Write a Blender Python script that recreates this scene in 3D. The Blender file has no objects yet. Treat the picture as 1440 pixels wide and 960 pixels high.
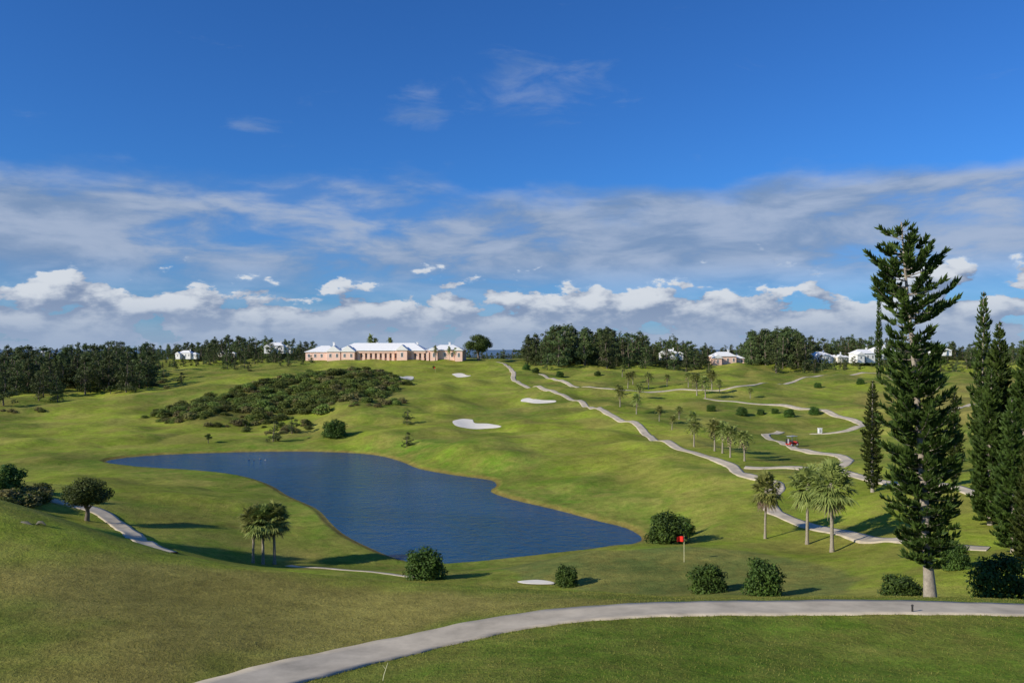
import bpy, math, random
import numpy as np
from mathutils import Vector
F=1120.0; HZ=490.0; WL=-22.0
scene=bpy.context.scene
rng=np.random.default_rng(7)
random.seed(7)

# ------------------------------------------------------------ mesh helpers
def mk_mesh(name,V,Fc,mats,midx=None,smooth=False):
    V=np.asarray(V,dtype=np.float32)
    me=bpy.data.meshes.new(name)
    me.vertices.add(len(V)); me.vertices.foreach_set('co',V.ravel())
    if isinstance(Fc,np.ndarray): Fc=[Fc]
    tot=sum(f.size for f in Fc); nf=sum(len(f) for f in Fc)
    me.loops.add(tot); me.polygons.add(nf)
    me.loops.foreach_set('vertex_index',np.concatenate([f.ravel() for f in Fc]).astype(np.int32))
    ls=[];s=0
    for f in Fc:
        k=f.shape[1]; ls.append(s+np.arange(len(f))*k); s+=f.size
    me.polygons.foreach_set('loop_start',np.concatenate(ls).astype(np.int32))
    for m in mats: me.materials.append(m)
    if midx is not None: me.polygons.foreach_set('material_index',np.asarray(midx,dtype=np.int32))
    if smooth is True: me.polygons.foreach_set('use_smooth',np.ones(nf,dtype=bool))
    elif smooth is not False: me.polygons.foreach_set('use_smooth',np.asarray(smooth,dtype=bool))
    me.update(calc_edges=True); me.validate()
    return me
def obj(name,me,loc=(0,0,0),rot=0,sc=1,parent=None):
    o=bpy.data.objects.new(name,me); o.location=loc; o.rotation_euler=(0,0,rot)
    o.scale=(sc,sc,sc) if not hasattr(sc,'__len__') else sc
    scene.collection.objects.link(o)
    if parent: o.parent=parent
    return o
def empty(name,loc=(0,0,0),rot=0):
    o=bpy.data.objects.new(name,None); o.location=loc; o.rotation_euler=(0,0,rot)
    scene.collection.objects.link(o); return o
class MB:  # quad mesh accumulator
    def __init__(s): s.V=[];s.Q=[];s.M=[];s.S=[];s.n=0
    def add(s,V,Q,m,sm=False):
        V=np.asarray(V,float).reshape(-1,3);Q=np.asarray(Q,int)
        s.V.append(V); s.Q.append(Q+s.n); s.M.append(np.full(len(Q),m)); s.S.append(np.full(len(Q),sm)); s.n+=len(V)
    def mesh(s,name,mats): return mk_mesh(name,np.vstack(s.V),np.vstack(s.Q),mats,np.concatenate(s.M),np.concatenate(s.S))
    def tube(s,P,R,m,n=7):
        P=np.asarray(P,float); T=np.gradient(P,axis=0); T/=np.linalg.norm(T,axis=1)[:,None]+1e-9
        A=np.cross(T,[0.13,0.98,0.1]); 
        bad=np.linalg.norm(A,axis=1)<.2
        A[bad]=np.cross(T[bad],[1,0,0]); A/=np.linalg.norm(A,axis=1)[:,None]; B=np.cross(T,A)
        th=np.arange(n)*2*np.pi/n
        V=P[:,None,:]+(np.cos(th)[None,:,None]*A[:,None,:]+np.sin(th)[None,:,None]*B[:,None,:])*np.asarray(R)[:,None,None]
        k=len(P);i=np.arange(k-1)[:,None]*n;j=np.arange(n)[None,:];j2=(j+1)%n
        Q=np.stack([i+j,i+j2,i+n+j2,i+n+j],-1).reshape(-1,4)
        s.add(V,Q,m,True)
    def box(s,c,d,m,rz=0,taper=1.0):
        x,y,z=np.array(d)/2.0
        V=np.array([[-x,-y,-z],[x,-y,-z],[x,y,-z],[-x,y,-z],[-x*taper,-y*taper,z],[x*taper,-y*taper,z],[x*taper,y*taper,z],[-x*taper,y*taper,z]],float)
        ca,sa=math.cos(rz),math.sin(rz); V=V@np.array([[ca,sa,0],[-sa,ca,0],[0,0,1]])+np.array(c)
        s.add(V,[[0,3,2,1],[4,5,6,7],[0,1,5,4],[1,2,6,5],[2,3,7,6],[3,0,4,7]],m)
    def diamonds(s,C,N,size,asp,r,m):
        n=len(C); t=r.normal(size=(n,3)); a=np.cross(N,t); a/=np.linalg.norm(a,axis=1)[:,None]+1e-9
        b=np.cross(N,a); b/=np.linalg.norm(b,axis=1)[:,None]+1e-9
        sz=(size*r.uniform(.6,1.4,n))[:,None]
        V=np.stack([C+a*sz,C+b*sz*asp,C-a*sz,C-b*sz*asp],1)
        s.add(V,np.arange(4*n).reshape(-1,4),m)
def unit(v): return v/(np.linalg.norm(v,axis=-1,keepdims=True)+1e-9)

# ------------------------------------------------------------ materials
def newmat(name):
    m=bpy.data.materials.new(name); m.use_nodes=True; nt=m.node_tree
    return m,nt,nt.nodes['Principled BSDF']
def simple(name,col,rough=.7,var=.15,scale=3,bump=0,spec=.3):
    m,nt,b=newmat(name); L=nt.links
    tc=nt.nodes.new('ShaderNodeTexCoord'); no=nt.nodes.new('ShaderNodeTexNoise'); no.inputs['Scale'].default_value=scale; no.inputs['Detail'].default_value=6; no.inputs['Roughness'].default_value=.65
    L.new(tc.outputs['Object'],no.inputs['Vector'])
    mr=nt.nodes.new('ShaderNodeMapRange'); mr.inputs[1].default_value=.3; mr.inputs[2].default_value=.7; mr.inputs[3].default_value=1-var; mr.inputs[4].default_value=1+var
    L.new(no.outputs[0],mr.inputs[0])
    mx=nt.nodes.new('ShaderNodeVectorMath'); mx.operation='SCALE'; mx.inputs[0].default_value=col[:3]; L.new(mr.outputs[0],mx.inputs['Scale'])
    L.new(mx.outputs[0],b.inputs['Base Color']); b.inputs['Roughness'].default_value=rough; b.inputs['Specular IOR Level'].default_value=spec
    if bump:
        bp=nt.nodes.new('ShaderNodeBump'); bp.inputs['Strength'].default_value=bump; bp.inputs['Distance'].default_value=.05
        L.new(no.outputs[0],bp.inputs['Height']); L.new(bp.outputs[0],b.inputs['Normal'])
    return m
def leafmat(name,c1,c2,trans=.25,scale=.6,ov=.25):
    m,nt,b=newmat(name); L=nt.links; N=nt.nodes
    g=N.new('ShaderNodeNewGeometry'); oi=N.new('ShaderNodeObjectInfo'); tc=N.new('ShaderNodeTexCoord')
    no=N.new('ShaderNodeTexNoise'); no.inputs['Scale'].default_value=scale; no.inputs['Detail'].default_value=2; L.new(tc.outputs['Object'],no.inputs['Vector'])
    a=N.new('ShaderNodeMath'); a.operation='MULTIPLY_ADD'; a.inputs[1].default_value=.55; L.new(g.outputs['Random Per Island'],a.inputs[0]); 
    mr=N.new('ShaderNodeMapRange'); mr.inputs[1].default_value=.35; mr.inputs[2].default_value=.65; mr.inputs[3].default_value=0; mr.inputs[4].default_value=.45; L.new(no.outputs[0],mr.inputs[0]); L.new(mr.outputs[0],a.inputs[2])
    mx=N.new('ShaderNodeMix'); mx.data_type='RGBA'; mx.inputs[6].default_value=(*c1,1); mx.inputs[7].default_value=(*c2,1); L.new(a.outputs[0],mx.inputs[0])
    hs=N.new('ShaderNodeHueSaturation'); L.new(mx.outputs[2],hs.inputs['Color'])
    r=N.new('ShaderNodeMapRange'); r.inputs[3].default_value=1-ov; r.inputs[4].default_value=1+ov; L.new(oi.outputs['Random'],r.inputs[0]); L.new(r.outputs[0],hs.inputs['Value'])
    r2=N.new('ShaderNodeMapRange'); r2.inputs[3].default_value=.475; r2.inputs[4].default_value=.515; L.new(oi.outputs['Random'],r2.inputs[0]); L.new(r2.outputs[0],hs.inputs['Hue'])
    L.new(hs.outputs[0],b.inputs['Base Color']); b.inputs['Roughness'].default_value=.6; b.inputs['Specular IOR Level'].default_value=.2
    t=N.new('ShaderNodeBsdfTranslucent'); L.new(hs.outputs[0],t.inputs[0])
    ms=N.new('ShaderNodeMixShader'); ms.inputs[0].default_value=trans; L.new(b.outputs[0],ms.inputs[1]); L.new(t.outputs[0],ms.inputs[2])
    L.new(ms.outputs[0],N['Material Output'].inputs[0]); return m
bark=simple('bark',(.16,.13,.10),.9,.35,8,.5)
palebark=simple('pale_bark',(.30,.26,.21),.9,.35,6,.5)
rockm=simple('rock_grey',(.16,.15,.11),.95,.3,4,.5)
palmbark=simple('palm_bark',(.30,.26,.20),.9,.35,9,.6)
pineleaf=leafmat('norfolk_needles',(.020,.042,.010),(.10,.145,.026),.2,.9)
palmleaf=leafmat('palm_fronds',(.10,.14,.03),(.34,.38,.11),.25,1.2)
palmdead=leafmat('palm_dead_fronds',(.16,.12,.07),(.26,.21,.13),.15,1.2)
broadleaf=leafmat('broad_leaves',(.03,.055,.014),(.11,.15,.03),.2,.8)
shrubleaf=leafmat('shrub_leaves',(.026,.062,.014),(.10,.185,.03),.2,1.2)
casleaf=leafmat('casuarina_needles',(.030,.055,.020),(.14,.18,.055),.2,3.,.4)  # needle tones lightened to stand in for aerial haze on far treelines
scrubleaf=leafmat('scrub_leaves',(.06,.10,.02),(.22,.27,.055),.2,.8,.45)
drytuft=leafmat('dry_tufts',(.10,.10,.03),(.27,.24,.09),.2,.9,.3)
bladeg=leafmat('grass_blades',(.10,.15,.02),(.30,.31,.07),.3,.4,.0)
pathmat=simple('concrete_path',(.50,.43,.315),.9,.26,.7,.2)
sandmat=simple('bunker_sand',(.74,.69,.58),.95,.08,2,.2)
whitewall=simple('white_roof_lime',(.80,.80,.78),.7,.05,1)
pinkwall=simple('pink_stucco',(.84,.57,.46),.85,.06,1)
creamwall=simple('cream_stucco',(.70,.66,.55),.85,.06,1)
glassm=simple('window_glass',(.07,.08,.09),.15,.2,1,0,.6)
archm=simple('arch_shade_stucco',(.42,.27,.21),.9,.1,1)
darkm=simple('dark_rubber',(.03,.03,.03),.7)
redm=simple('red_paint',(.45,.04,.03),.4)
flagm=simple('flag_cloth',(.8,.03,.02),.8)
polem=simple('pole_paint',(.75,.72,.45),.4)
metalm=simple('grey_metal',(.35,.35,.36),.5)
duckm=simple('duck_plumage',(.30,.27,.23),.8)
duckb=simple('duck_beak',(.5,.28,.05),.6)

# ------------------------------------------------------------ terrain height
CP=[]
def c(px,py,d): CP.append(((px-720)/F*d,d,-(py-HZ)/F*d))
for t in [
 (-300,990,20),(0,960,21),(360,958,22),(720,960,20),(1100,960,20),(1440,960,21),(1800,960,21),
 (0,860,28),(-400,850,28),(200,900,25),(520,921,25),(700,881,28),(830,863,29.5),(1000,856,30),(1200,854,30),(1440,859,30),(1750,862,30),(1100,900,25.5),(720,915,24),(250,840,33),(500,860,32),
 (-300,665,45),(0,703,45),(110,738,44),(230,775,42),(400,803,40),(600,822,38),(800,832,37),(1000,842,36),(1240,843,35.5),(1308,845,35),(1440,846,36),(1700,845,36),
 (400,815,47),(600,826,47),(800,834,46),(100,790,52),(1000,846,44),(1240,846,43),(1440,845,44),
 (597,812,68),(797,822,62),(995,833,52),(1073,837,51),(480,803,66),(375,792,75),(957,790,67),(957,767,75),(950,838,55),(720,800,71),(1180,815,57),(1230,800,57),(1400,810,48),(850,775,76),(800,800,66),
 (940,762,88),(1070,755,80),(1170,775,72),(1130,765,75),(1100,720,88),(1240,760,68),(1390,772,60),(1000,750,84),(1000,700,102),(920,700,108),
 (1095,690,100),(1050,668,110),(1025,652,121),(950,625,148),(900,600,173),(840,575,213),(780,552,260),(735,540,290),(720,525,330),(712,512,370),
 (840,650,135),(750,680,125),(690,600,190),(760,563,243),(650,527,330),(570,531,310),(600,620,165),(560,600,190),(600,570,230),(680,545,275),(550,505,396),(690,508,388),(440,507,400),(620,510,375),(500,515,360),
 (230,595,212),(400,603,200),(560,550,250),(350,555,255),(480,525,300),(400,530,310),(500,575,215),(300,615,190),
 (100,560,260),(0,590,215),(0,640,155),(100,680,122),(200,540,310),(380,515,370),(100,540,320),(0,530,330),(100,610,185),(-200,600,200),(-200,680,110),(-150,540,300),
 (125,732,85),(80,707,92),(180,755,70),(235,778,61),(300,762,82),(250,700,107),(400,740,96),(330,690,118),(0,695,88),(40,680,115),(180,670,135),
 (1100,640,138),(1113,627,158),(1200,600,185),(1050,643,130),(1100,575,220),(1000,545,270),(870,520,345),(1100,522,350),(1250,520,350),(1400,516,350),(1350,575,200),(1300,610,150),(1420,640,110),(1420,700,80),(1350,690,90),(1225,690,95),(1200,650,120),(1420,590,145),(1230,560,240),(1600,640,110),(1650,580,180),(1600,700,75),
 ]: c(*t)
for px in (-700,-200,100,300): c(px,507,420)
for px in (850,1000,1200,1400,1700,2100): c(px,509,400)
for px in (-900,-300,100,500,700,900,1300,1700,2200):
    c(px,508,480); CP.append(((px-720)/F*650,650,-22)); CP.append(((px-720)/F*900,900,-50)); CP.append(((px-720)/F*1500,1500,-58))
for (x,y,z) in [(0,0,-6.2),(-20,0,-6),(20,0,-6.4),(0,-15,-5.8),(-60,0,-5),(60,0,-8),(-90,40,-8),(90,40,-14),(-150,80,-15),(150,80,-14),(-300,150,-14),(300,150,-12)]: CP.append((x,y,z))
CP=np.array(CP)
def uv(x,y): 
    r=np.hypot(x,y+25); return np.arctan2(x,y+25),np.log(r+1e-6)
cu,cv=uv(CP[:,0],CP[:,1])
def phi(r2): return .5*r2*np.log(r2+1e-12)
n=len(CP); K=phi((cu[:,None]-cu)**2+(cv[:,None]-cv)**2)+np.eye(n)*4e-4
Pm=np.stack([np.ones(n),cu,cv],1); A=np.zeros((n+3,n+3)); A[:n,:n]=K; A[:n,n:]=Pm; A[n:,:n]=Pm.T
rr=np.exp(cv); sol=np.linalg.solve(A,np.concatenate([CP[:,2]/rr,np.zeros(3)]))
wav=[]
r0=np.random.default_rng(3)
for lam,amp in [(60,.48),(38,.44),(24,.33),(15,.21),(10,.11)]:
    for k in range(5):
        th=r0.uniform(0,np.pi); wav.append((2*np.pi/lam/r0.uniform(.8,1.25)*math.cos(th),2*np.pi/lam*math.sin(th),r0.uniform(0,6.28),amp/2.4))
def sstep(a,b,x): t=np.clip((x-a)/(b-a),0,1); return t*t*(3-2*t)
def wn(x,y,k=1.0):
    s=0
    for a,b,p,am in wav: s=s+am*np.sin(a*k*x+b*k*y+p+1.3*np.sin(.6*b*k*x-.6*a*k*y+2*p))
    return s
def sdf(P,x,y):
    P=np.asarray(P,float); d2=np.full(x.shape,1e18); ins=np.zeros(x.shape,bool); m=len(P)
    for i in range(m):
        ax,ay=P[i];bx,by=P[(i+1)%m]; ex,ey=bx-ax,by-ay; t=np.clip(((x-ax)*ex+(y-ay)*ey)/(ex*ex+ey*ey+1e-9),0,1)
        d2=np.minimum(d2,(x-ax-t*ex)**2+(y-ay-t*ey)**2)
        cnd=((ay>y)!=(by>y))&(x<(bx-ax)*(y-ay)/(by-ay+1e-12)+ax); ins^=cnd
    return np.where(ins,-1,1)*np.sqrt(d2)
def closed_spline(P,k=5):
    P=np.asarray(P,float); m=len(P); out=[]
    for i in range(m):
        p0,p1,p2,p3=P[i-1],P[i],P[(i+1)%m],P[(i+2)%m]
        for j in range(k):
            t=j/k; out.append(.5*((2*p1)+(-p0+p2)*t+(2*p0-5*p1+4*p2-p3)*t*t+(-p0+3*p1-3*p2+p3)*t**3))
    return np.array(out)
pond_px=[(148,649),(200,641),(300,636.5),(400,634.5),(480,636),(530,640),(565,649),(590,659),(640,668),(690,675),(698,683),(690,691),(720,702),(780,716),(840,732),(880,742),(903,757),(880,766),(800,775),(720,784),(650,791),(600,792),(560,786),(520,770),(485,752),(465,735),(445,715),(405,697),(380,682),(340,669),(280,662),(200,657)]
pond=closed_spline([((px-720)/F*(-WL*F/(py-HZ)),-WL*F/(py-HZ)) for px,py in pond_px],3)
def H(x,y):
    x=np.asarray(x,float);y=np.asarray(y,float); u,v=uv(x,y); u=np.clip(u,-1.5,1.5); v=np.maximum(v,2.0)
    out=np.empty(x.shape); fl=out.ravel(); U=u.ravel();Vv=v.ravel()
    for i in range(0,len(U),40000):
        a=U[i:i+40000,None];b=Vv[i:i+40000,None]
        fl[i:i+40000]=phi((a-cu)**2+(b-cv)**2)@sol[:n]+sol[n]+sol[n+1]*a[:,0]+sol[n+2]*b[:,0]
    z=fl.reshape(x.shape)*np.exp(v)
    r=np.hypot(x,y+25)
    z=z+wn(x,y)*(.13+.87*sstep(60,150,r))*1.0
    z=z*(1-sstep(1000,1400,r))-58*sstep(1000,1400,r)
    near=(np.abs(x)<150)&(y>50)&(y<230)
    if near.any():
        sd=sdf(pond,x[near],y[near]) ; zz=z[near]
        w=sstep(0,10,sd); land=WL+.35*sstep(0,1.2,sd)+np.maximum(zz-WL-.35,.02*sd)*w
        z[near]=np.where(sd>0,land,WL-1.5*sstep(0,4,-sd)-.05*np.clip(-sd,0,1))
    return z
def G(px,py,dmin=9,dmax=520):
    d=np.geomspace(dmin,dmax,2500); x=(px-720)/F*d; zr=-(py-HZ)/F*d; h=H(x,d); g=h-zr
    i=np.argmax(g>=0) if (g>=0).any() else int(np.argmax(g))
    return np.array([x[i],d[i],h[i]])
def GD(px,d): x=(px-720)/F*d; return np.array([x,d,float(H(np.array([x]),np.array([d]))[0])])

# ------------------------------------------------------------ terrain mesh
th=np.linspace(math.radians(-68),math.radians(68),1150)
rs=[6.0]
while rs[-1]<7000:
    r=rs[-1]; rs.append(r+(min(r*.0075,.5) if r<240 else r*.009 if r<500 else r*.03))
rs=np.array(rs)
R_,T_=np.meshgrid(rs,th,indexing='ij'); X=R_*np.sin(T_); Y=R_*np.cos(T_)-25
Z=H(X,Y)
nr,nc=X.shape
idx=np.arange(nr*nc).reshape(nr,nc)
Q=np.stack([idx[:-1,:-1],idx[:-1,1:],idx[1:,1:],idx[1:,:-1]],-1).reshape(-1,4)
def poly(L,dmin=9): return np.array([G(a,b,dmin)[:2] for a,b in L])
col=np.empty((nr,nc,3)); fair=np.array([.225,.290,.028]); rough=np.array([.125,.180,.022]); dry=np.array([.29,.250,.065]); lush=np.array([.105,.205,.018])
n1=wn(X,Y,.55); n2=wn(X+300,Y-90,1.7); n3=wn(X-120,Y+55,5.0)
w=sstep(-.35,.45,n1)[...,None]; col[:]=rough*(1-w)+fair*w
w=(sstep(.05,.6,n2)*.50)[...,None]; col[:]=col*(1-w)+dry*w
def mask(P,soft,xr=None):
    P=np.asarray(P); lo=P.min(0)-soft*3;hi=P.max(0)+soft*3; m=(X>lo[0])&(X<hi[0])&(Y>lo[1])&(Y<hi[1]); o=np.zeros(X.shape)
    o[m]=1-sstep(-soft,soft,sdf(P,X[m],Y[m])+n3[m]*soft*.6); return o
def blend(mk,cc,k=1):
    global col
    w=(mk*k)[...,None]; col=col*(1-w)+np.array(cc)*w
blend(mask(poly([(-300,980),(-300,760),(0,775),(230,790),(450,812),(650,832),(860,846),(640,880),(420,925),(280,950),(150,1000)]),2.0),(.275,.225,.066),.85)
blend(mask(poly([(-300,1000),(-300,850),(60,850),(130,890),(90,930),(-50,1000)]),2.0),(.11,.165,.02),.85)
blend(mask(poly([(480,960),(700,900),(860,880),(1100,872),(1500,878),(1700,990),(900,1020),(500,1000)]),1.0),(.130,.215,.022),.9)
gp=poly([(700,800),(760,785),(860,775),(960,768),(1080,778),(1170,795),(1210,815),(1190,835),(1080,838),(900,836),(800,826),(740,815)],40)
blend(mask(gp,3),(.105,.175,.024),.7)
blend(mask(gp,.5),(.130,.160,.042),.9)
blend(mask(poly([(590,610),(760,640),(900,690),(1000,740),(900,740),(740,700),(640,660),(560,640)],60),5),lush,.55)
blend(mask(poly([(430,515),(640,508),(700,512),(700,540),(600,600),(540,600),(600,550),(470,520)],60),6),(.25,.30,.030),.6)
blend(mask(poly([(0,660),(150,665),(380,700),(450,750),(380,770),(200,700),(0,690)],60),4),(.23,.28,.030),.6)
blend(mask(poly([(1200,560),(1440,530),(1440,580),(1300,600),(1230,590)],60),6),(.26,.21,.065),.6)
blend(mask(poly([(800,600),(980,660),(1040,690),(1040,730),(900,690),(780,630)],60),6),(.25,.27,.040),.5)
m=(np.abs(X)<150)&(Y>50)&(Y<230); sdp=np.full(X.shape,50.0); sdp[m]=sdf(pond,X[m],Y[m])
blend(1-sstep(.4,1.4,sdp+n3*.5),(.20,.14,.045),.8)
blend((1-sstep(2,7,sdp+n3*2))*(sdp>1),lush,.4)
sc_px=[(222,588),(235,575),(280,562),(335,548),(350,540),(400,534),(450,524),(500,519),(540,523),(568,545),(560,556),(520,560),(480,568),(440,578),(395,588),(330,592),(260,596)]
PW=poly(sc_px,100)
blend(mask(PW,2.5),(.11,.12,.03),.8)
tmat,nt,b=newmat('golf_grass'); L=nt.links; N=nt.nodes
at=N.new('ShaderNodeAttribute'); at.attribute_name='Col'
tc=N.new('ShaderNodeTexCoord')
def nz(sc,det,lo,hi,o1,o2,rough=.6):
    q=N.new('ShaderNodeTexNoise'); q.inputs['Scale'].default_value=sc; q.inputs['Detail'].default_value=det; q.inputs['Roughness'].default_value=rough; L.new(tc.outputs['Object'],q.inputs['Vector'])
    r=N.new('ShaderNodeMapRange'); r.inputs[1].default_value=lo; r.inputs[2].default_value=hi; r.inputs[3].default_value=o1; r.inputs[4].default_value=o2; L.new(q.outputs[0],r.inputs[0]); return q,r
q1,r1=nz(.06,4,.35,.65,.80,1.28); q2,r2=nz(.7,6,.3,.7,.68,1.38,.8); q3,r3=nz(9,4,.3,.7,.62,1.44,.9); q4,r4=nz(.2,6,.40,.64,0,.70,.8)
mm=N.new('ShaderNodeMath'); mm.operation='MULTIPLY'; L.new(r1.outputs[0],mm.inputs[0]); L.new(r2.outputs[0],mm.inputs[1])
m2=N.new('ShaderNodeMath'); m2.operation='MULTIPLY'; L.new(mm.outputs[0],m2.inputs[0]); L.new(r3.outputs[0],m2.inputs[1])
mx=N.new('ShaderNodeMix'); mx.data_type='RGBA'; mx.inputs[7].default_value=(.26,.225,.056,1); L.new(r4.outputs[0],mx.inputs[0]); L.new(at.outputs['Color'],mx.inputs[6])
vs=N.new('ShaderNodeVectorMath'); vs.operation='SCALE'; L.new(mx.outputs[2],vs.inputs[0]); L.new(m2.outputs[0],vs.inputs['Scale'])
L.new(vs.outputs[0],b.inputs['Base Color']); b.inputs['Roughness'].default_value=.95; b.inputs['Specular IOR Level'].default_value=.05
bp=N.new('ShaderNodeBump'); bp.inputs['Strength'].default_value=.7; bp.inputs['Distance'].default_value=.07; L.new(q3.outputs[0],bp.inputs['Height']); 
bp2=N.new('ShaderNodeBump'); bp2.inputs['Strength'].default_value=.6; bp2.inputs['Distance'].default_value=.4; L.new(q2.outputs[0],bp2.inputs['Height']); L.new(bp2.outputs[0],bp.inputs['Normal']); L.new(bp.outputs[0],b.inputs['Normal'])
me=mk_mesh('ground',np.stack([X,Y,Z],-1).reshape(-1,3),Q,[tmat],None,True)
ca=me.color_attributes.new('Col','FLOAT_COLOR','POINT'); ca.data.foreach_set('color',np.concatenate([col.reshape(-1,3),np.ones((nr*nc,1))],1).astype(np.float32).ravel())
obj('ground',me)

# ------------------------------------------------------------ water
wm,nt,b=newmat('pond_water'); N=nt.nodes;L=nt.links
b.inputs['Base Color'].default_value=(.002,.058,.145,1); b.inputs['Roughness'].default_value=.10; b.inputs['IOR'].default_value=1.33; b.inputs['Specular IOR Level'].default_value=.36
tc=N.new('ShaderNodeTexCoord'); mp=N.new('ShaderNodeMapping'); mp.inputs['Scale'].default_value=(.8,1.3,1); mp.inputs['Rotation'].default_value=(0,0,.25)
q=N.new('ShaderNodeTexNoise'); q.inputs['Scale'].default_value=.55; q.inputs['Detail'].default_value=5; q.inputs['Roughness'].default_value=.68; L.new(tc.outputs['Object'],mp.inputs[0]); L.new(mp.outputs[0],q.inputs['Vector'])
q2=N.new('ShaderNodeTexNoise'); q2.inputs['Scale'].default_value=.05; q2.inputs['Detail'].default_value=3; L.new(tc.outputs['Object'],q2.inputs['Vector'])
mr=N.new('ShaderNodeMapRange'); mr.inputs[1].default_value=.35; mr.inputs[2].default_value=.65; mr.inputs[3].default_value=.45; mr.inputs[4].default_value=1; L.new(q2.outputs[0],mr.inputs[0])
bp=N.new('ShaderNodeBump'); bp.inputs['Distance'].default_value=.55; L.new(mr.outputs[0],bp.inputs['Strength']); L.new(q.outputs[0],bp.inputs['Height']); L.new(bp.outputs[0],b.inputs['Normal'])
x0,y0=pond.min(0)-3;x1,y1=pond.max(0)+3
obj('pond',mk_mesh('pond',[(x0,y0,WL),(x1,y0,WL),(x1,y1,WL),(x0,y1,WL)],np.array([[0,1,2,3]]),[wm]))
sm=simple('sea_water',(.10,.16,.22),.5,.1,.01)
obj('sea',mk_mesh('sea',[(-30000,700,-45),(30000,700,-45),(30000,30000,-45),(-30000,30000,-45)],np.array([[0,1,2,3]]),[sm]))

# ------------------------------------------------------------ paths
def resample(P,step):
    P=np.asarray(P,float); out=[]
    PP=np.vstack([2*P[0]-P[1],P,2*P[-1]-P[-2]])
    for i in range(1,len(PP)-2):
        p0,p1,p2,p3=PP[i-1:i+3]; k=max(2,int(np.linalg.norm(p2-p1)/step))
        for j in range(k):
            t=j/k; out.append(.5*((2*p1)+(-p0+p2)*t+(2*p0-5*p1+4*p2-p3)*t*t+(-p0+3*p1-3*p2+p3)*t**3))
    out.append(P[-1]); out=np.array(out)
    for _ in range(2): out[1:-1]=(out[:-2]+2*out[1:-1]+out[2:])/4
    return out
def path(L,width,dmin=9,step=.6,lift=.06):
    C=resample(poly(L,dmin),step); T=unit(np.gradient(C,axis=0)); Nn=np.stack([-T[:,1],T[:,0]],1)
    offs=np.linspace(-.5,.5,7)*width
    s=np.arange(len(C))*step; wv=1+.03*np.sin(s*.35)
    P=C[:,None,:]+Nn[:,None,:]*(offs[None,:]*wv[:,None])[...,None]
    P[:,0]+=Nn*(.04*np.sin(s*2.3)+.03*np.sin(s*5.1))[:,None]; P[:,-1]+=Nn*(.04*np.sin(s*1.9+1)+.03*np.sin(s*4.3))[:,None]
    z=H(P[...,0],P[...,1]); z=.5*z+.5*z.mean(1,keepdims=True); z=np.maximum(z,H(P[...,0],P[...,1]))+lift
    V=np.concatenate([P,z[...,None]],-1)
    e0=V[:,:1].copy(); e1=V[:,-1:].copy(); e0[...,2]-=.3;e1[...,2]-=.3
    V=np.concatenate([e0,V,e1],1); k=V.shape[1]; I=np.arange(len(C)*k).reshape(len(C),k)
    Q=np.stack([I[:-1,:-1],I[:-1,1:],I[1:,1:],I[1:,:-1]],-1).reshape(-1,4)[:,::-1]
    obj('cart_path',mk_mesh('cart_path',V.reshape(-1,3),Q,[pathmat]))
    return P
fpth=path([(100,1060),(230,1005),(360,960),(520,921),(700,881),(830,864),(1000,856),(1200,854),(1440,859),(1600,866)],2.3,9,.3,.04)
path([(72,703),(110,711),(150,726),(180,748),(205,765),(232,777)],1.9,50,.5,.05)
path([(405,795),(470,800),(540,806),(590,812)],.7,58,.5,.03)
path([(700,509),(712,514),(722,523),(722,533),(735,541),(780,551),(815,563),(850,578),(900,600),(945,625),(990,641),(1025,653),(1047,668),(1085,677),(1094,687),(1080,702),(1092,722),(1130,737),(1180,748),(1240,760),(1310,766),(1390,772)],1.9,55,1.0,.05)
path([(1047,657),(1100,657),(1150,660),(1185,656),(1190,646),(1160,638),(1125,632),(1100,622),(1076,611),(1098,607)],1.8,55,1,.05)
path([(1165,658),(1185,664),(1215,672),(1290,681),(1360,690),(1405,706)],1.8,55,1,.05)
path([(1140,610),(1185,607),(1215,598),(1190,588),(1130,575),(1060,568),(990,560)],1.9,55,1.2,.06)
path([(760,526),(800,540),(850,546),(950,548),(1040,543),(1120,535),(1200,527),(1260,522)],1.8,90,1.5,.08)
path([(1290,590),(1330,580),(1368,568)],1.8,55,1,.06)
# turf blades along the near path edges and over the near bank
def blades():
    r=np.random.default_rng(9); pts=[]
    for side,o in ((fpth[:,0],-1),(fpth[:,-1],1)):
        k=26; b_=np.repeat(side,k,0); nrm=unit(fpth[:,-1]-fpth[:,0]); nrm=np.repeat(nrm,k,0)*o
        pts.append(b_+nrm*(np.abs(r.normal(size=(len(b_),1)))*.10-.03)+r.uniform(-.15,.15,(len(b_),2)))
    q=np.stack([r.uniform(-22,24,60000),r.uniform(17,40,60000)],1)
    C=fpth.mean(1); keep=np.ones(len(q),bool)
    for i in range(0,len(C),2): keep&=(np.hypot(q[:,0]-C[i,0],q[:,1]-C[i,1])>1.25)
    pts.append(q[keep]); P=np.vstack(pts); z=H(P[:,0],P[:,1])-.01; B=np.concatenate([P,z[:,None]],1); n_=len(B)
    h=r.uniform(.03,.075,n_); a=r.uniform(0,6.28,n_); w_=r.uniform(.006,.014,n_)
    s=np.stack([np.cos(a),np.sin(a),0*a],1)*w_[:,None]; t=np.stack([r.normal(size=n_)*.3*h,r.normal(size=n_)*.3*h,h],1)
    V=np.stack([B-s,B+s,B+t*.6+s*.8,B+t],1)
    return mk_mesh('turf',V.reshape(-1,3),np.arange(4*n_).reshape(-1,4),[bladeg])
obj('foreground_grass',blades())

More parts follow.
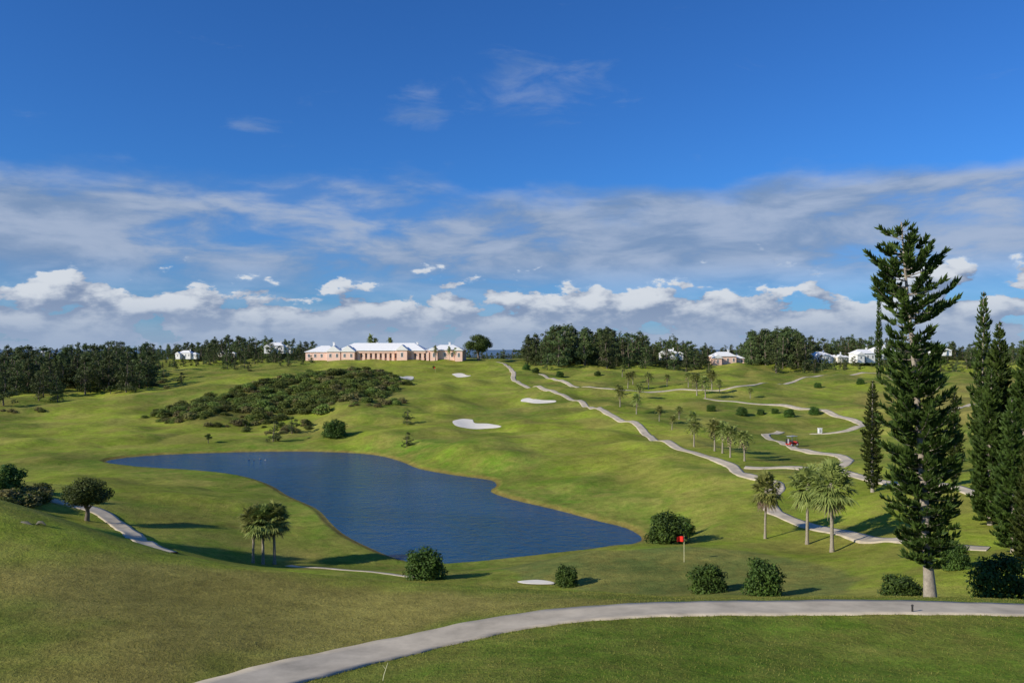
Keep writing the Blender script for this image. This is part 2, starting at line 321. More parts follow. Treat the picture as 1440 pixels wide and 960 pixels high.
def bunker(L,dmin=50):
    P=closed_spline(poly(L,dmin),5); c0=P.mean(0); k=8; V=[]
    for j in range(k+1):
        f=j/k; p=c0+(P-c0)*max(f,.001); z=H(p[:,0],p[:,1])+.10+(-.0 if j<k else -.04); V.append(np.concatenate([p,z[:,None]],1))
    m=len(P); I=np.arange((k+1)*m).reshape(k+1,m); J=np.roll(I,-1,1)
    Q=np.stack([I[:-1],I[1:],J[1:],J[:-1]],-1).reshape(-1,4)
    obj('sand_bunker',mk_mesh('sand_bunker',np.vstack(V),Q,[sandmat],None,True))
bunker([(637,592),(650,589),(664,590),(668,595),(688,596),(705,600),(680,603),(655,602),(640,598)])
bunker([(733,562),(745,560),(757,562),(780,563),(778,566),(750,567),(735,565)])
bunker([(636,526),(650,525),(662,528),(655,530),(640,529)])
bunker([(560,530),(572,529),(582,531),(570,533)])
bunker([(728,818),(755,816),(778,819),(775,822),(740,821.5)],55)

# ------------------------------------------------------------ vegetation builders
def norfolk(name,Hh,rf,zs,dz,nb,tw,seed,tl=.28,lean=(0,0),skip=.0,trunk=.25,s0=.12,wid=.15,open_=False):
    r=np.random.default_rng(seed); m=MB()
    ts=np.linspace(0,1,14)
    def ctr(t): return np.array([lean[0]*t+.12*math.sin(5*t)*t,lean[1]*t,Hh*t])
    m.tube([ctr(t) for t in ts],[trunk*(1.25 if t==0 else 1)*(1-.93*t**.9)+.015 for t in ts],0,9)
    z=zs*Hh; A=[];D=[];Ln=[]
    while z<Hh*.995:
        t=z/Hh; R=np.interp(t,rf[0],rf[1]); ph=r.uniform(0,6.28); k=nb if t<.93 else 5
        op=open_ and t>.60
        if op: k=min(k,7)
        rw=r.uniform(.78,1.15)
        for i in range(k):
            if r.random()<skip*(1 if t>.6 else .2): continue
            a=ph+i*6.283/k+r.normal()*.2; Rb=R*rw*r.uniform(.62,1.22); dirv=np.array([math.cos(a),math.sin(a),0]); side=np.array([-dirv[1],dirv[0],0])
            dr=-.25+.3*t+r.normal()*.10; up=.30+.35*t
            if op: dr-=.12; up-=.05
            zz0=np.array([0,0,r.normal()*dz*.25])
            s=np.linspace(0,1,6); P=ctr(t)+zz0+dirv*Rb*s[:,None]+np.array([0,0,1])*(Rb*(dr*s+up*s**2.2))[:,None]
            m.tube(P,.030*(1-.8*s)*max(.5,Rb/1.5)+.004,0,3)
            nt_=max(6,int(tw*Rb/1.4)); ss=r.uniform(.28 if op else s0,1.0,nt_)**(.6 if op else .75)
            base=ctr(t)+zz0+dirv*(Rb*ss)[:,None]+np.array([0,0,1])*(Rb*(dr*ss+up*ss**2.2))[:,None]
            sg=r.choice([-1,0,1],nt_,p=[.4,.2,.4])
            v=unit(dirv*r.uniform(.1,.8,nt_)[:,None]+side*(sg*r.uniform(.3,.9,nt_))[:,None]+np.array([0,0,1])*r.uniform(.0,1.2,nt_)[:,None])
            A.append(base);D.append(v);Ln.append(tl*r.uniform(.55,1.3,nt_)*(.6+.4*min(1,Rb)))
        z+=dz*r.uniform(.7,1.3)*(1.3 if op else 1)
    A=np.vstack(A);D=np.vstack(D);Ln=np.concatenate(Ln)[:,None]
    s1=unit(np.cross(D,r.normal(size=D.shape))); s2=np.cross(D,s1); wd=Ln*wid
    for s_ in (s1,s2):
        V=np.stack([A,A+D*Ln*.45+s_*wd,A+D*Ln+np.array([0,0,.15])*Ln,A+D*Ln*.45-s_*wd],1); m.add(V,np.arange(4*len(A)).reshape(-1,4),1)
    return m.mesh(name,[palebark,pineleaf])
def palm(name,Hh,R,seed,nf=42,nl=15,feather=False,wl=.035):
    r=np.random.default_rng(seed); m=MB(); b=r.normal(size=2)*.06*Hh*.5
    ts=np.linspace(0,1,9); top=np.array([b[0],b[1],Hh-R*.62])
    P=np.array([[b[0]*t*t,b[1]*t*t,top[2]*t] for t in ts]); tr=.028*Hh*.8
    m.tube(P,[tr*(1.35 if t==0 else 1.0-.25*t) for t in ts],0,8)
    m.tube([top-[0,0,R*.35],top-[0,0,R*.12],top+[0,0,.1]],[tr*.8,tr*1.7,tr*.6],0,8)
    V=[];Vd=[]
    for i in range(nf):
        el=math.radians(82-150*((i+.5)/nf)**.95+r.normal()*7); a=i*2.399+r.normal()*.2
        d=np.array([math.cos(a)*math.cos(el),math.sin(a)*math.cos(el),math.sin(el)]); side=unit(np.array([-math.sin(a),math.cos(a),0.])); up=np.cross(d,side); 
        if up[2]<0: up=-up
        pl=R*r.uniform(.30,.60); e=top+d*pl+np.array([0,0,-.10*R*max(0,math.cos(el))])
        m.tube([top,(top+e)/2+[0,0,.02],e],[.02,.015,.01],1,3)
        dead=el<math.radians(-54)
        fl=R*r.uniform(.42,.62)
        for j in range(nl):
            if feather:
                s=j/nl; base=top+(e-top)*(.3+s*.9)+d*s*fl*.6-np.array([0,0,.3*R*s*s]); sg=1 if j%2 else -1
                v=unit(side*sg*1.0+d*.7+np.array([0,0,-.15])); ln=fl*.75*(1-.6*s)
            else:
                an=(j/(nl-1)-.5)*3.0; base=e; v=unit(d*math.cos(an)+side*math.sin(an)+up*(.18*math.cos(an*2)+r.normal()*.05)); ln=fl*(.78+.22*math.cos(an))*r.uniform(.85,1.1)
            pn=unit(np.cross(v,up+r.normal(size=3)*.2)); w_=wl*R
            tip=base+v*ln+np.array([0,0,-.28*ln*r.uniform(.5,1.3)]); mid=base+v*ln*.5
            (Vd if dead else V).append([base,mid+pn*w_,tip,mid-pn*w_])
    for L_,mi in ((V,1),(Vd,2)):
        if L_: m.add(np.array(L_),np.arange(4*len(L_)).reshape(-1,4),mi)
    return m.mesh(name,[palmbark,palmleaf,palmdead])
def crown(name,clumps,nl,size,mats,seed,trunk=None,limbs=True,asp=.55,fill=.25):
    r=np.random.default_rng(seed); m=MB()
    if trunk:
        Ht,rt=trunk; P=[[0,0,-.3],[0.03*Ht,0,Ht*.35],[-.02*Ht,.03*Ht,Ht*.7],[0,0,Ht]]; m.tube(P,[rt*1.4,rt,rt*.75,rt*.45],0,8)
        if limbs:
            for (cx,cy,cz,cr) in clumps[:14]:
                z0=min(Ht*.95,max(Ht*.4,cz-.6*math.hypot(cx,cy)-cr)); m.tube([[0,0,z0],[cx*.4,cy*.4,z0+(cz-z0)*.45],[cx,cy,cz]],[rt*.45,rt*.3,rt*.1],0,5)
    vol=sum(c_[3]**2 for c_ in clumps)
    for (cx,cy,cz,cr) in clumps:
        k=max(8,int(nl*cr*cr/vol)); d=unit(r.normal(size=(k,3))); rad=cr*r.uniform(fill,1.12,k)**.55
        C=np.array([cx,cy,cz])+d*rad[:,None]*np.array([1,1,.8]); Nn=unit(d*.9+r.normal(size=(k,3))*.55+np.array([0,0,.25]))
        m.diamonds(C,Nn,size,asp,r,1)
    return m.mesh(name,mats)
def ball_clumps(n,R,Hh,z0,seed,cr=.35,pw=.5):
    r=np.random.default_rng(seed); o=[]
    for i in range(n):
        d=unit(r.normal(size=3)); rr_=r.uniform(0.15,1)**pw; o.append((d[0]*R*rr_*(1-cr),d[1]*R*rr_*(1-cr),z0+Hh/2+d[2]*Hh/2*rr_*(1-cr),R*cr*r.uniform(.6,1.15)))
    return o
def shrub_mesh(name,seed,nl=5200,size=.055,mat=None,n=30):   # unit: radius 1, height 1.45
    o=[c_ for c_ in ball_clumps(n,1.0,1.5,-.05,seed,.30,.3)]; o.append((0,0,.4,.75)); o.append((0,0,.8,.65))
    for k in range(7): o.append((.55*math.cos(k*.9),.55*math.sin(k*.9),.22,.36))
    return crown(name,o,nl,size,[bark,mat or shrubleaf],seed,trunk=(.3,.06),limbs=False)
def casuarina(name,seed,nl=1500,size=.026):  # unit height 1
    r=np.random.default_rng(seed); o=[]
    lean=r.normal()*.05
    for i in range(36):
        t=r.uniform(.08,1)**.9; R=.22*math.sin(min(1,(1.06-t)*1.6)*1.5)*r.uniform(.2,1.1); a=r.uniform(0,6.28); o.append((R*math.cos(a)+lean*t,R*math.sin(a),t*.94,r.uniform(.05,.10)*(1.25-.6*t)))
    o.append((lean,0,.96,.03)); o.append((lean,0,.90,.04))
    return crown(name,o,nl,size,[bark,casleaf],seed,trunk=(.85,.014),asp=.32)

shrubs=[shrub_mesh('shrub',s) for s in (1,2,3,4)]
scrubs=[shrub_mesh('scrub',s,1300,.09,scrubleaf,18) for s in (11,12,13)]
tufts=[shrub_mesh('tuft',s,500,.12,drytuft,12) for s in (21,22)]
cas=[casuarina('casuarina',s) for s in range(31,39)]
def place(name,meshes,px,py,hpx,unit_h,dmin=50,wx=1.0,d=None,parent=None):
    p=G(px,py,dmin) if d is None else GD(px,d)
    s=hpx/F*p[1]/unit_h
    return obj(name,random.choice(meshes),tuple(p-[0,0,.03*s]),random.uniform(0,6.28),(s*wx,s*wx,s),parent)

# foreground Norfolk pine
rf=([.08,.1,.2,.35,.5,.6,.66,.72,.78,.84,.9,.95,.98,1],[.6,.95,1.40,1.55,1.35,1.05,.95,1.3,1.65,1.65,1.3,.85,.45,.15])
p=GD(1308,35); Hn=(845-318)/F*35
obj('norfolk_pine_tree',norfolk('norfolk_pine',Hn,rf,.085,.27,8,66,5,.30,(-1.15,0),.18,.22,.10,.15,True),tuple(p))
colrf=([.03,.1,.3,.6,.85,1],[.5,1.0,1.15,.95,.6,.08])
wide=([.05,.12,.3,.6,.85,1],[1.3,2.1,2.0,1.4,.75,.08])
nA=norfolk('norfolk_column',16,colrf,.04,.32,7,40,6,.36,(.1,0),.05,.2,.1,.18)
nB=norfolk('norfolk_wide',16,wide,.04,.38,8,56,8,.44,(0,.1),.08,.25,.1,.17)
def pl_n(me,px,bpy_,tpy,d,wx=1): 
    p=GD(px,d); h=-(tpy-HZ)/F*d-p[2]; s=h/16; obj('norfolk_pine_tree',me,tuple(p),random.uniform(0,6),(s*wx,s*wx,s))
pl_n(nA,1383,700,410,78,.75); pl_n(nB,1407,700,455,72,.85); pl_n(nB,1440,700,480,66,1.0); pl_n(nB,1425,0,560,58,.9); pl_n(nB,1392,0,520,70,.9)
pl_n(nA,1227,690,535,95,1.15); pl_n(nA,1342,700,545,88,1.0); pl_n(nA,1236,520,412,300,.55); pl_n(nB,1450,0,600,48,.8)
# palms
fp=[palm('fan_palm',5.6,1.9,s,64,15) for s in (1,2,3,4)]
def pl_p(px,py,tpy,dmin=50,ms=fp,hh=5.6,wx=1.0,name='palm_tree'):
    p=G(px,py,dmin); s=(py-tpy)/F*p[1]/hh; return obj(name,random.choice(ms),tuple(p),random.uniform(0,6.28),(s*wx,s*wx,s))
pl_p(1076,757,668,wx=.9); pl_p(1135,765,658,wx=.92); pl_p(1170,776,655,wx=1.0)
pl_p(356,791,713,wx=1.05); pl_p(370,793,712,wx=1.1); pl_p(386,793,710,wx=1.1)
sp=[palm('small_palm',5.0,1.8,s,34,11,True,.06) for s in (5,6,7)]
for t in [(872,572,542),(883,546,522),(895,582,553),(899,562,538),(912,547,523),(927,592,570),(945,604,583),(976,628,588),(1005,634,588),(1016,637,592),(1027,643,596),(1047,648,602),(980,556,522),(992,560,528),(1001,548,520),(974,608,578),(955,590,570),(875,530,512),(938,543,525),(868,556,540),(890,540,520),(968,545,522),(1012,552,532),(1055,560,544)]:
    pl_p(*t,dmin=80,ms=sp,hh=5.0,wx=1.15)
for px,tp in [(521,469),(529,473),(549,472),(612,485),(632,486),(641,487)]:
    p=GD(px,388 if px>600 else 425); h=-(tp-HZ)/F*p[1]-p[2]; obj('palm_tree',random.choice(sp),tuple(p),random.uniform(0,6),(h/5*.55,h/5*.55,h/5))
for px,py,h,hw,dm in [(598,813,48,36,55),(797,823,32,20,55),(996,833,44,32,47),(1073,837,56,33,45),(1267,844,38,34,38),(1408,848,72,48,38),(938,763,45,36,70),(962,757,34,20,70),(1425,735,60,30,50),(1345,800,40,25,45)]:
    p=G(px,py,dm); s=h/F*p[1]/1.42; w_=hw/F*p[1]*1.0
    obj('shrub',random.choice(shrubs),tuple(p-[0,0,.08]),random.uniform(0,6.28),(w_,w_,s))
for px,py,h in [(1043,584,13),(1110,586,12),(1070,583,9),(1145,583,12),(1090,581,8),(1000,578,10),(787,530,9),(753,524,8),(740,520,9),(840,528,7),(5,690,40),(470,614,26),(1150,545,8),(1210,540,9),(1255,600,10)]:
    place('shrub',shrubs,px,py,h,1.42,60,1.15)
bt=crown('round_tree',ball_clumps(40,2.5,3.6,1.0,77,.30,.4),12000,.085,[bark,broadleaf],77,trunk=(2.6,.17))
p=G(122,732,60); s=62/F*p[1]/4.7; obj('broadleaf_tree',bt,tuple(p),0,(s*1.25,s*1.25,s))
p=GD(673,392); s=36/F*392/4.7; obj('broadleaf_tree',bt,tuple(p),2,(s*1.25,s*1.25,s*1.1))
p=G(1418,730,50); obj('broadleaf_tree',bt,tuple(p),1,(1.0,1.0,1.1))
for px,d,s in ((-95,66,1.5),(-190,60,1.6)): obj('broadleaf_tree',bt,tuple(GD(px,d)),px,s)
yt=[crown('young_tree',ball_clumps(16,.42,1.0,.15,s,.35,.5),1500,.035,[bark,broadleaf],s,trunk=(.8,.03)) for s in (51,52)]
for px,py,h in [(293,623,16),(432,601,14),(155,554,14),(345,600,12),(610,520,7)]:
    place('young_tree',yt,px,py,h,1.15,60,1.25)
for px,py,h in [(385,621,32),(410,610,26),(573,597,24),(572,628,22)]: place('casuarina_tree',cas,px,py,h,1.0,60,1.5)
# scrub mass on the hill
e=empty('hillside_scrub_mass'); 
lo=PW.min(0);hi=PW.max(0); cnt=0
pts=rng.uniform(lo,hi,(6000,2)); pts=pts[sdf(PW,pts[:,0],pts[:,1])+wn(pts[:,0],pts[:,1],4)*5<-.3][:900]; zz=H(pts[:,0],pts[:,1])
for (x,y),z in zip(pts,zz):
    s=random.uniform(.7,2.2); obj('bush_%d'%cnt,random.choice(scrubs*3+tufts),(x,y,z-.2),random.uniform(0,6.28),(s*1.3,s*1.3,s*random.uniform(.5,.95)),e); cnt+=1
e=empty('dry_grass_tufts'); cnt=0
for x0,x1,y0,y1,k in [(340,440,592,610,34),(440,570,560,572,34),(230,340,590,600,16),(0,60,690,712,30),(190,235,538,547,8),(0,60,575,585,5),(1380,1440,520,540,10)]:
    for i in range(k):
        p=G(random.uniform(x0,x1),random.uniform(y0,y1),60); s=random.uniform(.5,1.3); obj('tuft_%d'%cnt,random.choice(tufts+scrubs[:1]),tuple(p-[0,0,.1]),random.uniform(0,6),(s*1.4,s*1.4,s*.8),e); cnt+=1
# treelines
def line(name,prof,x0,x1,dx,rows,seed):
    e=empty(name); r=random.Random(seed); cnt=0
    xs=[a for a,b in prof]; ys=[b for a,b in prof]
    for d,dlow in rows:
        px=x0
        while px<x1:
            px+=dx*r.uniform(.4,1.6); dd=d*r.uniform(.95,1.05); tp=np.interp(px,xs,ys)+dlow+r.uniform(-4,9)
            p=GD(px,dd); h=-(tp-HZ)/F*dd-p[2]
            if h<2.5: h=2.5
            w_=h*r.uniform(.9,1.6)
            obj('tree_%d'%cnt,r.choice(cas),tuple(p-[0,0,.04*h]),r.uniform(0,6.28),(w_,w_,h),e); cnt+=1
lp=[(-400,480),(0,487),(40,483),(80,488),(120,481),(160,479),(200,481),(230,484),(280,477),(320,471),(350,474),(380,474),(410,478),(440,479)]
line('distant_tree_row',lp,-380,205,7.5,[(285,18),(305,6),(335,0),(370,-1)],1)
line('distant_tree_row',lp,205,440,6.5,[(430,2),(455,0),(480,-1)],2)
line('distant_tree_row',[(a,b+18) for a,b in lp],200,430,9,[(385,3),(400,0)],5)
rp=[(740,468),(765,464),(792,451),(820,459),(850,458),(880,468),(895,462),(920,479),(945,470),(975,483),(1010,484),(1045,484),(1055,458),(1080,462),(1110,455),(1130,470),(1160,475),(1200,470),(1240,475),(1290,474),(1330,480),(1380,482),(1440,478),(1900,476)]
line('distant_tree_row',rp,738,990,7,[(372,9),(385,3),(405,0),(430,0)],3)
line('distant_tree_row',rp,985,1900,7,[(425,2),(440,1),(455,0)],4)
line('distant_tree_row',rp,1046,1125,8,[(366,6),(376,0)],6)
line('distant_tree_row',[(0,500),(1900,500)],1125,1900,9,[(358,0),(366,-3)],7)
line('distant_tree_row',[(0,500),(1900,500)],850,990,9,[(360,0)],9)
line('distant_tree_row',[(0,490),(1900,490)],440,740,6,[(520,2),(535,0)],8)
for px,py,h in [(55,563,44),(80,565,38),(6,570,50),(255,540,18),(40,540,36),(770,520,26),(230,536,20),(330,520,16),(350,522,14)]: place('casuarina_tree',cas,px,py,h,1.0,120,1.3)

# ------------------------------------------------------------ buildings
def block(m,cx,cy,w,dp,h,rh,wall,roof=1,gable=False,nw=0,ztop=.35):
    m.box((cx,cy,h/2-1.0),(w,dp,h+2.0),wall)
    o=.45; x,y=w/2+o,dp/2+o
    m.box((cx,cy,h+.09),(2*x,2*y,.18),roof)
    z0=h+.18; rl=max(0.01,w/2-dp/2) if not gable else 0.01
    if not gable: V=[(-x,-y,z0),(x,-y,z0),(x,y,z0),(-x,y,z0),(-rl,-.02,z0+rh),(rl,-.02,z0+rh),(rl,.02,z0+rh),(-rl,.02,z0+rh)]
    else: V=[(-x,-y,z0),(x,-y,z0),(x,y,z0),(-x,y,z0),(-.02,-y,z0+rh),(.02,-y,z0+rh),(.02,y,z0+rh),(-.02,y,z0+rh)]
    V=np.array(V)+[cx,cy,0]; m.add(V,[[0,1,5,4],[1,2,6,5],[2,3,7,6],[3,0,4,7],[4,5,6,7]],roof)
    for i in range(nw):
        wx=cx-w/2+(i+.5)*w/nw; ww=min(.9,w/nw*.35)
        m.box((wx,cy-dp/2-.01,h*.5),(ww+.3,.10,h*.45+.3),1); m.box((wx,cy-dp/2-.05,h*.5),(ww,.10,h*.45),2)
        m.box((wx,cy-dp/2-.11,h*.5),(.08,.04,h*.45),1)
def clubhouse():
    m=MB()
    block(m,-31.5,0,16,12,3.6,3.2,0,nw=5)
    block(m,-24.5,-7.2,6.5,4,3.8,3.0,0,gable=True,nw=2); block(m,-17.5,-7.2,6.5,4,3.8,3.0,0,gable=True,nw=2)
    block(m,-2,0,43,13,4.2,4.0,0,nw=0)
    for i in range(15):   # shallow arcade on the long front
        x=-13+i*2.4+.3
        if 6<x<12: continue
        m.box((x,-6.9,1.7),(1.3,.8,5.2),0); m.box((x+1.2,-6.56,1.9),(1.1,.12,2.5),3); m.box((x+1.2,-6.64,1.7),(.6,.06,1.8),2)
    m.box((3.0,-7.0,3.75),(34,1.2,1.1),0); m.box((3.0,-7.2,4.42),(34.4,1.8,.2),1)
    block(m,9,-7.6,5,4.4,4.6,2.6,0,gable=True,nw=1)
    block(m,29,0,17.5,11,4.6,2.6,0,nw=5); block(m,36,-6.5,3.5,2,4.4,1.6,0,gable=True,nw=1); block(m,24,-6.5,3.5,2,4.4,1.6,0,gable=True,nw=1)
    for x in (-28,-6,14,30): m.box((x,2.6,6.8),(1.0,.9,3.6),1); m.box((x,2.6,8.7),(1.3,1.2,.2),1)
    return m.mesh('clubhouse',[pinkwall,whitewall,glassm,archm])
p=GD(546,398); cb=obj('clubhouse',clubhouse(),(p[0],398,p[2]+.4),math.radians(-5),(1.02,1.02,.96))
def house(seed,wall):
    r=random.Random(seed); m=MB(); block(m,0,0,14,8,4.2 if seed%2 else 3.2,2.6,0,nw=4); block(m,-6+r.random()*3,-5.5,5,4,3.2,2,0,gable=True,nw=1); block(m,9.5,1,6,6,3,1.8,0,nw=2)
    m.box((4,1,6.6),(.9,.8,2.8),1); m.box((4,1,8.1),(1.2,1.1,.2),1)
    return m.mesh('house',[wall,whitewall,glassm])
hs=[house(1,pinkwall),house(2,creamwall),house(3,whitewall)]
for px,d,k,s,dz in [(262,415,2,.5,2.6),(316,420,1,.45,3.2),(388,425,2,.65,4.5),(1016,380,0,.8,.5),(940,378,2,.55,4),(1152,382,2,.62,2.0),(1178,384,1,.5,1.5),(1212,374,2,.7,2.6),(1238,380,2,.7,3.6),(1318,385,2,.5,4.5),(62,380,2,.4,4.0)]:
    p=GD(px,d); o=obj('white_house' if k==2 else 'pink_house' if k==0 else 'cream_house',hs[k],tuple(p+[0,0,dz]),random.uniform(-.3,.3),s)

# ------------------------------------------------------------ flag, cart, small things
def flagstick(px,py,dmin,hh=2.25):
    p=G(px,py,dmin); m=MB(); m.tube([[0,0,-.1],[0,0,hh*.5],[0,0,hh]],[.022,.020,.018],0,8)
    xs=np.linspace(0,-.62,9); V=[]
    for x in xs:
        y=.07*math.sin(x*13); V+= [[x,y,hh-.02+x*.12],[x,y,hh-.50+x*.02]]
    m.add(V,[[2*i,2*i+1,2*i+3,2*i+2] for i in range(8)],1,True); m.tube([[0,0,.0],[0,0,.012]],[.054,.054],2,12)
    obj('golf_flagstick',m.mesh('flagstick',[polem,flagm,darkm]),tuple(p))
flagstick(962,790,56); flagstick(612,524,200,2.4)
def cart():
    m=MB(); m.box((0,0,.38),(2.3,1.15,.22),0); m.box((.95,0,.62),(.42,1.1,.40),0,0,.8); m.box((-.85,0,.62),(.6,1.12,.42),0,0,.9)
    m.box((-.1,0,.62),(.5,1.05,.26),2); m.box((-.36,0,.92),(.12,1.0,.42),2); m.box((-.05,0,1.86),(1.75,1.2,.07),1,0,.95)
    for x,y in ((.72,.5),(.72,-.5),(-.62,.5),(-.62,-.5)): m.tube([[x,y,.7],[x*.95,y,1.84]],[.022,.022],3,6)
    m.tube([[.7,.25,.78],[.42,.25,1.0]],[.02,.02],3,6)
    for x in (.8,-.75):
        for y in (.56,-.56):
            m.tube([[x,y-.001-.09,.23],[x,y-.09,.23],[x,y+.09,.23],[x,y+.091,.23]],[.02,.23,.23,.02],3,14)
    m.box((-1.2,.25,.95),(.28,.3,.85),2); m.box((-1.2,-.25,.95),(.28,.3,.85),1)
    return m.mesh('golf_cart',[redm,metalm,darkm,metalm])
cm=cart(); p=G(1114,627,90); obj('golf_cart',cm,(p[0],p[1],p[2]+.06),.5)
p=G(1153,609,90); m=MB(); m.box((0,0,.55),(.8,.6,1.1),0); m.box((0,0,1.14),(.95,.75,.08),0); m.box((0,-.31,.55),(.4,.03,.7),1); obj('utility_cabinet',m.mesh('cabinet',[whitewall,metalm]),tuple(p))
def duck():
    m=MB(); m.tube([[-.30,0,.12],[-.24,0,.10],[-.1,0,.08],[.08,0,.08],[.2,0,.1],[.26,0,.13]],[.01,.06,.12,.13,.08,.02],0,10)
    m.tube([[.18,0,.12],[.24,0,.22],[.25,0,.30]],[.06,.04,.035],0,8); m.tube([[.20,0,.33],[.24,0,.34],[.29,0,.33],[.32,0,.32]],[.02,.055,.045,.01],0,8); m.tube([[.31,0,.325],[.39,0,.31]],[.02,.012],1,6)
    return m.mesh('duck',[duckm,duckb])
dm_=duck()
for px,py in [(350,646),(357,647),(366,645.5),(373,647)]:
    d=-WL*F/(py-HZ); obj('duck',dm_,((px-720)/F*d,d,WL-.03),random.uniform(0,6),.8)
p=G(1283,861); m=MB(); m.tube([[0,0,-.1],[0,0,.22],[0,0,.27],[0,0,.3]],[.035,.035,.05,.01],0,8); obj('sprinkler_post',m.mesh('sprinkler',[darkm]),tuple(p))
p=G(537,958); m=MB(); m.tube([[0,0,-.1],[.06,0,.2],[.16,.02,.5]],[.009,.008,.005],0,6); m.tube([[.1,0,.33],[.02,.03,.42]],[.005,.003],0,5); obj('dry_stalk',m.mesh('stalk',[polem]),tuple(p))
m=MB(); 
for dx,dy,s in ((0,0,.35),(.6,.3,.22)): m.tube([[dx-1.2*s,dy,-.12],[dx-.4*s,dy,.0],[dx+.3*s,dy,.02],[dx+1.2*s,dy,-.12]],[.1*s,.4*s,.35*s,.1*s],0,7)
p=G(35,735,30); obj('rock_outcrop',m.mesh('rock',[rockm]),tuple(p-[0,0,.05]))

# ------------------------------------------------------------ world
SE=math.radians(27); sx,sy=-.87,-.49
w=bpy.data.worlds.new('World'); scene.world=w; w.use_nodes=True; nt=w.node_tree; N=nt.nodes;L=nt.links; N.clear()
w.cycles.sampling_method='MANUAL'; w.cycles.sample_map_resolution=256
def S(v,i):
    if isinstance(v,(int,float)): i.default_value=v
    else: L.new(v,i)
def M(op,a,b=None,c=None,clamp=False):
    q=N.new('ShaderNodeMath'); q.operation=op; q.use_clamp=clamp; S(a,q.inputs[0])
    if b is not None: S(b,q.inputs[1])
    if c is not None: S(c,q.inputs[2])
    return q.outputs[0]
def MR(v,a,b,c_=0,d=1,sm=True):
    q=N.new('ShaderNodeMapRange'); q.interpolation_type='SMOOTHSTEP' if sm else 'LINEAR'; S(v,q.inputs[0])
    for i,t in enumerate((a,b,c_,d)): S(t,q.inputs[i+1])
    return q.outputs[0]
def NZ(x,y,ox=0,oy=0,det=7,rough=.55,dist=0,z=0):
    cb_=N.new('ShaderNodeCombineXYZ'); S(M('MULTIPLY_ADD',AZ,x,ox),cb_.inputs[0]); S(M('MULTIPLY_ADD',EL,y,oy),cb_.inputs[1]); cb_.inputs[2].default_value=z
    q=N.new('ShaderNodeTexNoise'); q.inputs['Scale'].default_value=1; q.inputs['Detail'].default_value=det; q.inputs['Roughness'].default_value=rough; q.inputs['Distortion'].default_value=dist
    L.new(cb_.outputs[0],q.inputs['Vector']); return q.outputs[0]
def MIXC(f,a,b):
    q=N.new('ShaderNodeMix'); q.data_type='RGBA'; S(f,q.inputs[0])
    for v,i in ((a,6),(b,7)):
        if isinstance(v,tuple): q.inputs[i].default_value=(*v,1)
        else: L.new(v,q.inputs[i])
    return q.outputs[2]
tc=N.new('ShaderNodeTexCoord'); sp_=N.new('ShaderNodeSeparateXYZ'); L.new(tc.outputs['Generated'],sp_.inputs[0])
hx=M('SQRT',M('ADD',M('MULTIPLY',sp_.outputs[0],sp_.outputs[0]),M('MULTIPLY',sp_.outputs[1],sp_.outputs[1])))
EL=M('DIVIDE',sp_.outputs[2],M('MAXIMUM',hx,.02)); AZ=M('ARCTAN2',sp_.outputs[0],sp_.outputs[1])
sky=N.new('ShaderNodeTexSky'); sky.sky_type='NISHITA'; sky.sun_disc=False; sky.sun_elevation=SE; sky.sun_rotation=math.atan2(sx,sy); sky.altitude=100; sky.air_density=1.0; sky.dust_density=.4; sky.ozone_density=2.5
tint=N.new('ShaderNodeMix'); tint.data_type='RGBA'; tint.blend_type='MULTIPLY'; tint.inputs[0].default_value=1; L.new(sky.outputs[0],tint.inputs[6]); tint.inputs[7].default_value=(.34,.88,1.68,1)
bg=N.new('ShaderNodeBackground'); L.new(tint.outputs[2],bg.inputs[0]); bg.inputs[1].default_value=.076
# high broken layer
na=NZ(3.2,9,2.1,5,6,.55); nb_=NZ(8,26,7.3,1.2,7,.58,.3); nbg=NZ(2.2,7,11,3,3,.5)
band=MR(M('MULTIPLY_ADD',M('SUBTRACT',na,.5),.18,EL),.214,.170)
thick=MR(M('MULTIPLY_ADD',nbg,.6,M('MULTIPLY',nb_,.55)),.42,.60,.18,.92)
low=MR(EL,.06,.115,.45,1)
aA=M('MULTIPLY',M('MULTIPLY',band,thick),low)
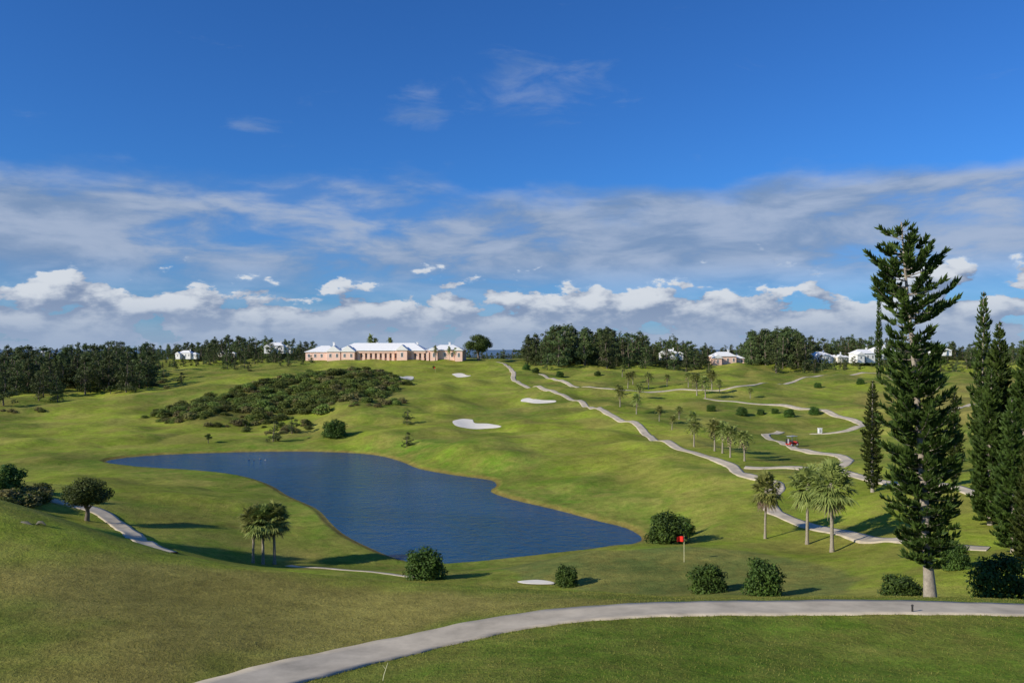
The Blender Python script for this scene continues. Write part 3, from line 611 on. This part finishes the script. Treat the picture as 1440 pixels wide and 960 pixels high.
# cumulus
nc1=NZ(13,27,5.2,8,8,.56,.1); nc2=NZ(13,27,5.2-.16,8+.42,8,.56,.1)
thr=MR(EL,.035,.12,.36,.66,False)
aB=MR(M('SUBTRACT',nc1,thr),-.005,.05); aB=M('MULTIPLY',aB,MR(EL,.15,.10))
shade=MR(M('SUBTRACT',nc1,nc2),-.12,.13)
shade2=M('MULTIPLY',shade,MR(EL,.0,.055,.40,1))
haze=MR(EL,.07,0,0,.80)
def ell(a,e,ra,re):
    x=M('DIVIDE',M('SUBTRACT',AZ,a),ra); y=M('DIVIDE',M('SUBTRACT',EL,e),re); return MR(M('SQRT',M('ADD',M('MULTIPLY',x,x),M('MULTIPLY',y,y))),1,.15)
nw=NZ(10,26,1,2,8,.62,.5)
wm_=M('MAXIMUM',ell(.04,.325,.19,.07),M('MAXIMUM',ell(-.31,.268,.06,.02),ell(-.12,.30,.07,.05)))
aC=M('MULTIPLY',MR(M('MULTIPLY_ADD',wm_,.30,nw),.62,.95),.34)
cA=MIXC(MR(nb_,.36,.66),(.21,.31,.49),(.40,.48,.63))
cB=MIXC(shade2,(.22,.30,.46),(.68,.73,.80))
c1=MIXC(aB,cA,cB); 
al=M('MAXIMUM',aA,M('MAXIMUM',aB,aC)); 
c2=MIXC(haze,c1,(.34,.44,.61)); al2=M('MAXIMUM',al,haze)
bc=N.new('ShaderNodeBackground'); L.new(c2,bc.inputs[0]); bc.inputs[1].default_value=.95
ms=N.new('ShaderNodeMixShader'); L.new(al2,ms.inputs[0]); L.new(bg.outputs[0],ms.inputs[1]); L.new(bc.outputs[0],ms.inputs[2])
wo=N.new('ShaderNodeOutputWorld'); L.new(ms.outputs[0],wo.inputs[0])

sd=bpy.data.lights.new('sun','SUN'); sd.energy=5.0; sd.angle=math.radians(.5); sd.color=(1,.92,.77)
so=bpy.data.objects.new('sun',sd); scene.collection.objects.link(so)
v=Vector((sx*math.cos(SE),sy*math.cos(SE),math.sin(SE))); so.rotation_euler=v.to_track_quat('Z','Y').to_euler()
cam=bpy.data.cameras.new('camera'); cam.lens=28; cam.sensor_width=36; cam.shift_y=10/1440; cam.clip_start=.5; cam.clip_end=60000
co=bpy.data.objects.new('camera',cam); scene.collection.objects.link(co); co.rotation_euler=(math.pi/2,0,0); scene.camera=co
scene.view_settings.view_transform='Standard'; scene.view_settings.look='None'; scene.view_settings.exposure=0
